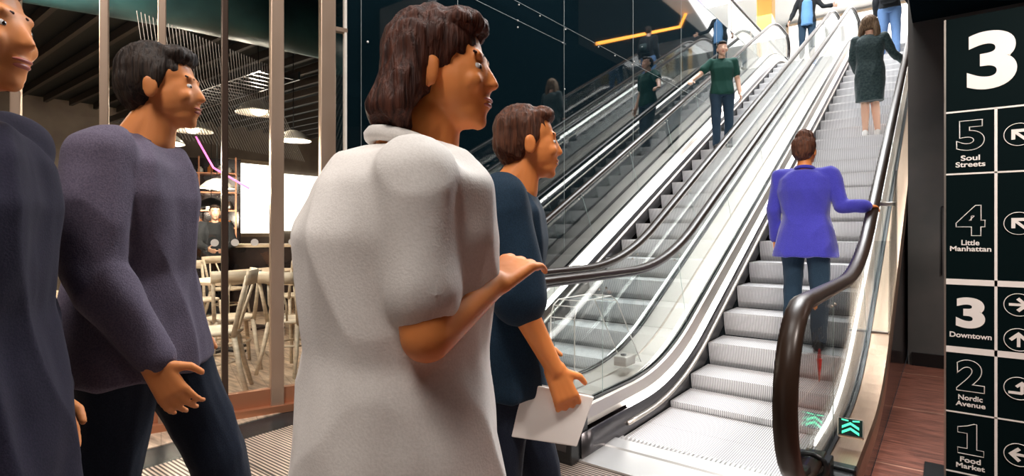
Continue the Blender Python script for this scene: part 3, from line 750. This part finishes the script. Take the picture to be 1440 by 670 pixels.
def head(bm, hc, rot, s=1.):
    """face looks +Y in head space"""
    T = Matrix.Translation(hc) @ rot.to_4x4()
    def e(c, r, rr=None):
        ell(bm, T @ Vector([a*s for a in c]), [a*s for a in r], (rot @ rr) if rr else rot)
    def cc(a, ra, b, rb): cap(bm, T @ Vector([x*s for x in a]), ra*s, T @ Vector([x*s for x in b]), rb*s, 12)
    e((0, -.018, .035), (.076, .094, .085))            # cranium
    e((0, .022, -.015), (.064, .070, .088))            # face
    e((0, .040, -.072), (.044, .044, .034))            # jaw
    e((0, .066, -.092), (.020, .018, .016))            # chin
    cc((0, .080, .016), .0075, (0, .098, -.022), .0105)  # nose
    cc((-.012, .087, -.027), .007, (.012, .087, -.027), .007)
    cc((-.032, .073, .030), .010, (.032, .073, .030), .010)   # brow
    e((0, .083, -.052), (.024, .011, .006)); e((0, .081, -.063), (.020, .011, .007))  # lips
    for sx in (-1, 1):
        e((sx*.036, .062, -.022), (.020, .022, .022))  # cheek
        e((sx*.078, -.008, -.008), (.009, .020, .033)) # ear
        e((sx*.083, -.014, .004), (.006, .012, .018))
    cap(bm, T @ Vector((0, -.02*s, -.06*s)), .052*s, T @ Vector((0, -.03*s, -.15*s)), .055*s, 16)
    return T
LIP = mat('lip', (.45, .12, .09), .4)
def facebits(T, par, s, browm):
    bm = bmesh.new(); rt = T.to_3x3(); ell(bm, T @ Vector((0, .0845*s, -.051*s)), (.022*s, .0105*s, .0055*s), rt); ell(bm, T @ Vector((0, .083*s, -.061*s)), (.019*s, .0105*s, .0065*s), rt); obj('lips', bm, LIP, par, True)
    dark = mat('iris', (.02, .012, .01), .1, 0, .8); wh = mat('eye_white', (.75, .72, .70), .2)
    for sx in (-1, 1):
        bm = bmesh.new(); ell(bm, T @ Vector((sx*.030*s, .0680*s, .006*s)), (.0118*s,)*3, seg=14); e_ = obj('eye', bm, wh, par, True)
        bm = bmesh.new(); ell(bm, T @ Vector((sx*.030*s, .0768*s, .006*s)), (.0062*s, .0040*s, .0062*s), seg=10); obj('iris', bm, dark, e_, True)
        bm = bmesh.new(); cap(bm, T @ Vector((sx*.016*s, .080*s, .031*s)), .0034*s, T @ Vector((sx*.046*s, .070*s, .033*s)), .0026*s, 8); obj('eyebrow', bm, browm, par, True)
def hairshort(T, rot, par, m, s=1., vol=1., back=.04, vox=.006, seed=0, bun=None, long=None, hh=0.):
    bm = bmesh.new()
    def e(c, r): ell(bm, T @ Vector([a*s for a in c]), [a*s*vol for a in r], rot)
    e((0, -.030, .050), (.082, .090, .082)); e((0, -.055, .015), (.076, .066, .085))
    e((0, .030, .095), (.060, .050, .030))
    for sx in (-1, 1): e((sx*.066, -.025, .03), (.018, .045, .055))
    if hh: e((0, -.01, .11), (.06, .07, .05+hh))
    if bun: e(bun, (.042, .042, .036))
    if long:
        for i in range(15):
            a = PI+ (i-7)*.30-PI/2
            x = .085*math.cos(a); y = -.02+.10*math.sin(a)
            if y > back: continue
            pts = [(x*.9, y*.9, .06), (x*1.15, y*1.1, -.04), (x*1.25+.012*math.sin(i*2.1), y*1.15-.01, -long*.6), (x*1.05, y*1.15-.012*math.cos(i), -long)]
            for A, C, ra, rb in zip(pts, pts[1:], (.03, .034, .032), (.034, .032, .016)):
                cap(bm, T @ Vector([q*s for q in A]), ra*s, T @ Vector([q*s for q in C]), rb*s, 10)
    return remeshed('hair', bm, m, vox, par, 2, .007, 34, (1, 1, .22), seed=seed)

def V(*a): return Vector(a)
def figure(label, loc, rz, H, J, skin, hair, top, bottom, shoes, vox=.006, hrot=(0, 0, 0), hcfg=None, arms=None, legs_bare=False, faces=True, build=1.):
    """J: joint overrides for a 1.70 m body (x right, y forward, z up)"""
    s = H/1.70
    j = dict(pel=(0, 0, .94), wst=(0, .0, 1.07), cst=(0, 0, 1.27), nck=(0, -.015, 1.44), hd=(0, .02, 1.585),
             shL=(-.175, -.01, 1.385), shR=(.175, -.01, 1.385), elL=(-.225, -.03, 1.10), elR=(.225, -.03, 1.10), wrL=(-.235, .06, .86), wrR=(.235, .06, .86),
             hipL=(-.09, 0, .90), hipR=(.09, 0, .90), knL=(-.10, .02, .49), knR=(.10, .02, .49), anL=(-.10, -.02, .085), anR=(.10, -.02, .085))
    j.update(J); j = {a: Vector(b)*s for a, b in j.items()}
    t = thing('person', label, 'person', loc, rz)
    hr = Matrix.Rotation(hrot[2], 3, 'Z') @ Matrix.Rotation(hrot[0], 3, 'X') @ Matrix.Rotation(hrot[1], 3, 'Y')
    b = build
    bm = bmesh.new()
    T = head(bm, j['hd'], hr, s*.98)
    cap(bm, j['nck'], .055*s, j['hd']+hr @ V(0, -.025*s, -.07*s), .050*s)
    # torso
    def lerp(a, c, u): return a*(1-u)+c*u
    rings = [(j['pel']+V(0, 0, -.09*s), .11*s*b, .085*s*b), (j['pel'], .158*s*b, .105*s*b), (lerp(j['pel'], j['wst'], .6), .145*s*b, .095*s*b), (j['wst'], .132*s*b, .09*s*b), (lerp(j['wst'], j['cst'], .5), .142*s*b, .10*s*b), (j['cst'], .155*s*b, .108*s*b), (lerp(j['cst'], j['nck'], .55), .15*s*b, .085*s*b), (lerp(j['cst'], j['nck'], .85), .09*s*b, .06*s*b), (j['nck'], .055*s, .05*s)]
    loft(bm, rings)
    for q in 'LR':
        cap(bm, j['sh'+q], .054*s, j['el'+q], .040*s); cap(bm, j['el'+q], .040*s, j['wr'+q], .026*s)
        cap(bm, lerp(j['cst'], j['nck'], .6), .06*s, j['sh'+q], .052*s)
        cap(bm, j['hip'+q], .085*s, j['kn'+q], .055*s); cap(bm, j['kn'+q], .054*s, lerp(j['kn'+q], j['an'+q], .35)+V(0, -.012*s, 0), .052*s); cap(bm, lerp(j['kn'+q], j['an'+q], .35)+V(0, -.012*s, 0), .052*s, j['an'+q], .034*s)
        toe = (j.get('to'+q) or (j['an'+q]+V(0, .15*s, -.055*s))); cap(bm, j['an'+q]+V(0, -.02*s, -.04*s), .035*s, toe, .026*s)
        d = (j['wr'+q]-j['el'+q]).normalized()
        ha = (arms or {}).get(q, {})
        dd = Vector(ha.get('d', d)); nn = Vector(ha.get('n', (1 if q == 'L' else -1, 0, 0))); sd = Vector(ha.get('s', (0, 1, 0)))
        hand(bm, j['wr'+q], dd, nn, sd, ha.get('curl', .35), s*ha.get('sc', 1.))
    remeshed('body', bm, skin, vox, t, 3)
    if faces: facebits(T, t, s*.98, hair)
    hc = dict(hcfg or {}); hairshort(T, hr, t, hair, s*.98, vox=max(vox, .006), **hc)
    # top garment
    tm, kind = top['m'], top['kind']
    bm = bmesh.new(); e = top.get('ease', .014)*s; hem = top.get('hem', .82)*s; fl = top.get('flare', 1.)
    rr = []
    pz = j['pel']
    hx = top.get('hemx', 0)*s; hy = top.get('hemy', 0)*s
    for c, rx, ry in rings[1:]:
        rr.append((c, rx+e, ry+e))
    low = V(pz.x+hx, pz.y+hy, hem); mid = lerp(low, pz, .5)
    wz = top.get('waist', 1.)
    rr = [(low, (.158*s*b+e)*fl, (.105*s*b+e)*fl), (mid, (.160*s*b+e)*(1+(fl-1)*.5), (.108*s*b+e)*(1+(fl-1)*.5))]+[(c, rx*(wz if i in (1, 2, 3) else 1), ry*(wz if i in (1, 2, 3) else 1)) for i, (c, rx, ry) in enumerate(rr)]
    nrem = 1 if kind != 'coat' else 0
    rr = rr[:-1]+[(lerp(j['cst'], j['nck'], .97), .066*s, .060*s)]
    loft(bm, rr)
    for q in 'LR':
        r0 = top.get('sl', .066)*s
        cap(bm, lerp(j['cst'], j['nck'], .62), .072*s, j['sh'+q], .064*s)
        if top['sleeve'] == 'long':
            cap(bm, j['sh'+q], r0, j['el'+q], r0*.80); cap(bm, j['el'+q], r0*.80, lerp(j['el'+q], j['wr'+q], .95), max(r0*.64, .047*s))
        else:
            f = top.get('slen', .62)
            cap(bm, j['sh'+q], r0, lerp(j['sh'+q], j['el'+q], f), r0*.98)
    g = remeshed(top['name'], bm, tm, max(vox, .007), t, 22, top.get('fold', .010), top.get('fs', 6), top.get('fst', (1, 1, .45)), label=top.get('label'), seed=top.get('seed', 0))
    if top.get('collar'):
        bm = bmesh.new(); c = lerp(j['cst'], j['nck'], .93)
        tube(bm, [c+V(.066*s*math.cos(a), .060*s*math.sin(a), (.012-.018*math.sin(a))*s) for a in [2*PI*i/24 for i in range(24)]], .015*s, 8, True)
        obj('collar', bm, tm, g, True)
    # bottom garment
    if bottom:
        bm = bmesh.new(); e = bottom.get('ease', .012)*s
        if bottom['kind'] == 'trousers':
            loft(bm, [(j['pel']+V(0, 0, -.10*s), .12*s*b+e, .09*s*b+e), (j['pel'], .158*s*b+e*.8, .105*s*b+e*.8), (lerp(j['pel'], j['wst'], .5), .143*s*b+e*.6, .095*s*b+e*.6)])
            for q in 'LR':
                cap(bm, j['hip'+q], .088*s+e, j['kn'+q], .058*s+e); cap(bm, j['kn'+q], .058*s+e, lerp(j['kn'+q], j['an'+q], .98), .043*s+e)
        else:
            he = bottom['hem']*s
            loft(bm, [(V(0, 0, he), .13*s, .11*s), (V(0, 0, he+.15*s), .155*s, .125*s), (V(0, -.005, .78*s), .185*s, .145*s), (j['pel'], .18*s, .135*s), (j['wst'], .14*s, .10*s)])
        remeshed(bottom['name'], bm, bottom['m'], max(vox, .007), t, 4, .007, 8, (1, 1, .5), label=bottom.get('label'), seed=3)
    for q in 'LR':
        bm = bmesh.new(); an = j['an'+q]; toe = (j.get('to'+q) or (an+V(0, .15*s, -.055*s)))
        sole = an.z-.085*s
        cap(bm, an+V(0, -.03*s, -.045*s), .040*s, toe+V(0, 0, .004), .034*s); cap(bm, an+V(0, -.025*s, -.02*s), .040*s, an+V(0, .05*s, -.045*s), .038*s)
        for v in bm.verts: v.co.z = max(v.co.z, an.z-.085*s)
        remeshed('shoe', bm, shoes, .007, t, 2)
    return t, T, j, s

sk_or = skinmat('skin_warm', (.72, .27, .09)); sk_l = skinmat('skin_light', (.72, .44, .32)); sk_o = skinmat('skin_tan', (.80, .28, .08))
h_dk = hairmat('hair_dark', (.012, .008, .007), (.04, .025, .018)); h_br = hairmat('hair_brown', (.05, .02, .012), (.14, .05, .025)); h_lb = hairmat('hair_light_brown', (.09, .055, .035), (.26, .17, .10)); h_re = hairmat('hair_reddish', (.030, .010, .007), (.10, .030, .016))
c_navy = cloth('navy_wool', (.004, .008, .020), (.008, .014, .030)); c_lil = cloth('lilac_grey_wool', (.075, .062, .10), (.12, .10, .145), .2)
c_dark = cloth('dark_blue_wool', (.007, .006, .020), (.014, .011, .030)); c_white = cloth('white_linen', (.80, .77, .74), (.87, .84, .81), .1, .1)
c_teal = cloth('deep_navy_jersey', (.004, .018, .038), (.008, .028, .055)); c_green = cloth('dark_green_jersey', (.006, .045, .034), (.012, .065, .05))
c_blue = cloth('royal_blue_wool', (.035, .035, .34), (.06, .055, .48), .25, .4); c_jean = cloth('dark_jeans', (.012, .030, .055), (.022, .048, .08)); c_jl = cloth('blue_jeans', (.07, .14, .30), (.14, .24, .44))
c_dress = cloth('dark_teal_wool', (.010, .028, .032), (.035, .06, .062), .4, .2, .7, 40); c_bk = cloth('black_cotton', (.008, .010, .013), (.018, .020, .024)); c_sky = cloth('sky_blue_cotton', (.10, .24, .48), (.14, .30, .55))
s_bk = mat('black_leather', (.012, .012, .013), .35); s_wh = mat('white_leather', (.75, .74, .72), .4); s_tan = mat('nude_leather', (.6, .42, .32), .4)

RT = -R(52.15)     # facing to the right of the picture
# blue blazer woman, seen from behind on the right escalator
yw = 4.83
figure('woman in royal blue blazer and dark jeans seen from behind, hand on the handrail', (-.865, yw, stepz(yw)), R(0), 1.65,
       dict(shL=(-.185, 0, 1.39), shR=(.185, 0, 1.39), elR=(.26, -.02, 1.14), wrR=(.42, -.06, 1.13), elL=(-.235, .0, 1.12), wrL=(-.24, .08, .88), knL=(-.10, .06, .50)),
       sk_o, h_br, dict(name='blazer', kind='jacket', m=c_blue, sleeve='long', hem=.74, flare=1.16, ease=.024, sl=.064, waist=.95, fold=.012, collar=True), dict(name='jeans', kind='trousers', m=c_jean), s_bk,
       build=1.14, arms={'R': dict(d=(.35, .93, .02), n=(0, 0, -1), s=(-1, 0, 0), curl=.45)}, hrot=(R(4), 0, R(-14)), hcfg=dict(vol=1.08, hh=.02, seed=2))
# green polo man facing the camera
ym = 9.22
figure('young man in dark green polo shirt on the escalator beside the black wall', (-2.86, ym, stepz(ym)), R(180+28), 1.74,
       dict(elR=(.34, .04, 1.20), wrR=(.50, .16, 1.06), elL=(-.24, -.03, 1.11), wrL=(-.26, .06, .86), knR=(.10, .07, .49), anR=(.10, .08, .085)),
       sk_l, h_dk, dict(name='polo_shirt', kind='shirt', m=c_green, sleeve='short', hem=.86, ease=.022, sl=.072, collar=True, fold=.010), dict(name='trousers', kind='trousers', m=c_jean), s_bk,
       arms={'R': dict(d=(.2, .9, -.2), n=(0, 0, -1), s=(-1, 0, 0), curl=.5)}, hrot=(0, 0, R(0)), vox=.008)
# dress woman
yd = 9.22
figure('woman in knee-length dark dress with loose wavy hair, seen from behind higher up', (-.84, yd, stepz(yd)), R(2), 1.68,
       dict(shL=(-.17, 0, 1.39), shR=(.17, 0, 1.39), elR=(.27, .06, 1.15), wrR=(.40, .20, 1.05), elL=(-.21, .0, 1.12), wrL=(-.16, .16, .98), knL=(-.055, .02, .49), anL=(-.05, .0, .085), knR=(.06, .06, .50), anR=(.09, .12, .10)),
       sk_l, h_lb, dict(name='dress', kind='dress', m=c_dress, sleeve='long', hem=.50, flare=.92, ease=.028, sl=.066, waist=.98, fold=.010, seed=4), None, s_wh, hrot=(R(6), 0, R(-10)), hcfg=dict(vol=1.20, long=.25, seed=5), vox=.008,
       arms={'R': dict(d=(.3, .9, 0), n=(0, 0, -1), s=(-1, 0, 0), curl=.4)})
# backpack jeans person at top
yp = 13.62
t, T, j, s = figure('person in blue jeans and black jacket at the top of the right-hand escalator', (-.90, yp, stepz(yp)), R(0), 1.76,
       dict(knL=(-.11, .03, .49), anL=(-.13, 0, .085), knR=(.10, .05, .50), anR=(.11, .02, .085), elR=(.27, .05, 1.12), wrR=(.33, .22, 1.02)),
       sk_l, h_dk, dict(name='jacket', kind='jacket', m=c_bk, sleeve='long', hem=.92, ease=.03, sl=.074), dict(name='jeans', kind='trousers', m=c_jl, ease=.020), s_wh, vox=.01, faces=False)
t = thing('backpack', 'dark backpack with pale buckle worn by the person in blue jeans', 'backpack', (-.90, yp-.23, stepz(yp)+1.02))
bm = bmesh.new(); loft(bm, [((0, 0, 0), .13, .07), ((0, -.01, .06), .15, .10), ((0, -.01, .25), .145, .095), ((0, 0, .38), .12, .07), ((0, .02, .43), .06, .03)]); obj('bag', bm, c_bk, t, True)
bm = bmesh.new(); loft(bm, [((0, -.09, .05), .09, .04), ((0, -.10, .12), .10, .045), ((0, -.085, .21), .09, .03)]); obj('front_pocket', bm, c_dress, t, True)
obj('buckle', B(((0, -.145, .13), (.03, .01, .02))), 'signwhite', t)
# blue top person top of middle escalator
yq = 14.3
t, T, j, s = figure('person in sky blue top and black cardigan at the top of the wall-side escalator', (-2.52, yq, stepz(yq)), R(190), 1.70,
       dict(elL=(-.32, .02, 1.18), wrL=(-.50, .14, 1.12), elR=(.28, -.03, 1.14), wrR=(.36, .08, .92)), sk_l, h_br,
       dict(name='cardigan', kind='jacket', m=c_bk, sleeve='long', hem=.84, flare=1.05, ease=.026, sl=.064), dict(name='trousers', kind='trousers', m=c_jean), s_bk, vox=.01)

bm = bmesh.new(); loft(bm, [((0, .085, .78*s), .12, .10), ((0, .085, .95*s), .125, .10), ((0, .075, 1.12*s), .115, .09), ((0, .07, 1.30*s), .11, .09), ((0, .04, 1.38*s), .07, .07)])
remeshed('blue_top', bm, c_sky, .01, t, 3, .006, 8, (1, 1, .5))
# foreground passers-by
figA = figure('passer-by in lilac-grey jacket and navy trousers at the left, walking right', (-1.88, .62, 0), RT+R(12), 1.80,
       dict(shL=(-.19, -.01, 1.37), shR=(.19, -.01, 1.37), hd=(0, .07, 1.575), nck=(0, 0, 1.43), elL=(-.235, -.03, 1.10), wrL=(-.235, .05, .86), elR=(.23, .0, 1.09), wrR=(.235, .13, .86), hipL=(-.09, .02, .9), knL=(-.10, .18, .50), anL=(-.10, .26, .085), knR=(.10, -.04, .50), anR=(.10, -.26, .12)),
       sk_or, h_dk, dict(name='jacket', kind='jacket', m=c_lil, sleeve='long', hem=.80, ease=.035, sl=.078, flare=1.10, fold=.018, collar=True), dict(name='trousers', kind='trousers', m=c_navy, ease=.02), s_bk, vox=.006, hcfg=dict(vol=1.04, seed=1), build=1.15)
figure('passer-by in dark navy coat at the left edge, nearest the camera', (-1.45, .15, 0), RT+R(5), 1.74,
       dict(hd=(0, .07, 1.575), nck=(0, 0, 1.43), elL=(-.24, -.05, 1.10), wrL=(-.24, .03, .86), elR=(.24, -.03, 1.10), wrR=(.24, .06, .86), knL=(-.10, .10, .50), anL=(-.10, .16, .085), knR=(.10, -.03, .50), anR=(.10, -.16, .10)),
       sk_or, h_re, dict(name='coat', kind='jacket', m=c_dark, sleeve='long', hem=.62, ease=.04, sl=.080, flare=1.15, fold=.018, collar=True), dict(name='trousers', kind='trousers', m=c_navy, ease=.02), s_bk, vox=.006, hcfg=dict(vol=1.06, seed=8), build=1.15)
# white shirt
figure('passer-by in loose white long shirt filling the middle foreground, walking right', (-.79, .67, 0), RT+R(28), 1.66,
       dict(shL=(-.19, -.02, 1.385), shR=(.18, -.02, 1.36), hd=(0, .10, 1.58), nck=(0, .02, 1.44), cst=(0, .0, 1.27), elR=(.235, -.02, 1.125), wrR=(.15, .13, 1.19), elL=(-.25, -.03, 1.10), wrL=(-.25, .14, .93), knL=(-.10, .16, .50), anL=(-.10, .22, .085), knR=(.10, -.03, .50), anR=(.10, -.22, .12)),
       sk_o, h_re, dict(name='long_shirt', kind='shirt', m=c_white, sleeve='short', slen=.72, hem=.50, ease=.045, sl=.062, flare=1.22, fold=.016, fs=6, collar=True), dict(name='trousers', kind='trousers', m=c_white, ease=.03), s_tan, vox=.005, hcfg=dict(vol=1.10, seed=11, long=.13, back=-.03), hrot=(0, 0, -R(38)), build=1.2,
       arms={'R': dict(n=(-.3, 0, -1), s=(-1, .3, 0), curl=.30)})
# navy polo person carrying papers
figure('passer-by in deep navy shirt behind the white shirt, carrying a white folder', (-1.08, 1.34, 0), RT+R(4), 1.64,
       dict(hd=(0, .09, 1.57), nck=(0, .02, 1.43), elR=(.225, .04, 1.09), wrR=(.20, .14, .90), elL=(-.235, -.02, 1.10), wrL=(-.22, .12, .88), knL=(-.10, .13, .50), anL=(-.10, .18, .085), knR=(.10, -.03, .50), anR=(.10, -.20, .11)),
       sk_o, h_br, dict(name='shirt', kind='shirt', m=c_teal, sleeve='short', slen=.95, hem=.80, ease=.03, sl=.078, flare=1.06, fold=.012, collar=True), dict(name='trousers', kind='trousers', m=c_navy, ease=.016), s_bk, vox=.005, hcfg=dict(vol=1.02, seed=13), build=1.05,
       arms={'R': dict(d=(.05, .35, -.9), n=(-1, 0, -.1), s=(0, 1, .2), curl=.5)})
t = thing('folder', 'white paper folder hanging from the hand of the navy-shirted passer-by', 'folder', (-.885, 1.285, .765), R(38))
bm = bmesh.new()
A = [(-.13, 0, -.085), (.09, -.01, -.115), (.14, .0, .02), (-.07, .01, .06)]
v0 = [bm.verts.new(q) for q in A]; v1 = [bm.verts.new((q[0], q[1]+.010, q[2])) for q in A]
bm.faces.new(v0); bm.faces.new(v1[::-1])
for i in range(4): bm.faces.new((v0[i], v0[(i+1) % 4], v1[(i+1) % 4], v1[i]))
obj('cover', bm, 'signwhite', t, bevel=.003)
bm = bmesh.new(); v = [bm.verts.new((q[0]*.97, q[1]+.013, q[2]*.97+.004)) for q in A]; bm.faces.new(v); bmesh.ops.solidify(bm, geom=bm.faces[:], thickness=.003); obj('paper_sheet', bm, 'white', t)
# barista
figure('barista in black shirt and pale cap behind the dot stickers in the cafe', (-8.3, 3.72, 0), R(-110), 1.62, dict(elR=(.24, .10, 1.12), wrR=(.12, .28, 1.05), elL=(-.24, .1, 1.12), wrL=(-.12, .28, 1.05)), sk_l, h_dk,
       dict(name='shirt', kind='shirt', m=c_bk, sleeve='long', hem=.86, ease=.03, sl=.075), dict(name='trousers', kind='trousers', m=c_bk), s_bk, vox=.010)

# ------------------------------------------------------------------ lights
def area(name, loc, tgt, size, power, col=(1, 1, 1), sy=None):
    l = bpy.data.lights.new(name, 'AREA'); l.energy = power; l.size = size; l.color = col
    if sy: l.shape = 'RECTANGLE'; l.size_y = sy
    o = bpy.data.objects.new(name, l); COL.objects.link(o); o.location = loc
    d = Vector(tgt)-Vector(loc); o.rotation_euler = d.to_track_quat('-Z', 'Y').to_euler(); return o
area('hall_light', (-3.0, 18.5, 9.3), (-3.0, 17.5, 5), 6, 650, (1, .99, .98), 8)
area('void_light', (-2.0, 9.0, 9.3), (-1.9, 7.5, 2), 3, 1650, (.97, .99, 1), 7)
area('landing_light', (-1.2, 1.6, 7.5), (-1.2, 2.6, 0), 2.2, 220, (1, .95, .90))
area('entrance_light', (.6, -2.4, 7.2), (-1.2, 1.2, 1.1), 2.5, 760, (1, .90, .82))
area('cafe_front_light', (-4.7, .6, 2.75), (-5.2, 2.4, 0), .8, 70, (1, .86, .72))
for lx, ly in ((.75, 1.7), (1.5, 4.6)):
    l = bpy.data.lights.new('downlight', 'SPOT'); l.energy = 330; l.spot_size = R(120); l.spot_blend = .6; l.shadow_soft_size = .12; l.color = (1, .88, .80)
    o = bpy.data.objects.new('downlight', l); COL.objects.link(o); o.location = (lx, ly, 3.12); o.rotation_euler = (R(24) if ly < 3 else 0, 0, 0)

w = bpy.data.worlds.new('world'); S.world = w; w.use_nodes = True
w.node_tree.nodes['Background'].inputs[0].default_value = (.55, .7, .8, 1); w.node_tree.nodes['Background'].inputs[1].default_value = .05

# ------------------------------------------------------------------ camera
cam = bpy.data.cameras.new('camera'); co = bpy.data.objects.new('camera', cam); COL.objects.link(co)
cam.sensor_width = 36; cam.lens = 36*785/1440; cam.shift_y = -10/1440; cam.clip_start = .02
co.location = (0, 0, 1.25); co.rotation_euler = (PI/2, 0, math.atan2(610, 785))
S.camera = co
S.view_settings.view_transform = 'Standard'; S.view_settings.look = 'None'; S.view_settings.exposure = 0; S.view_settings.gamma = 1
S.view_settings.use_curve_mapping = False
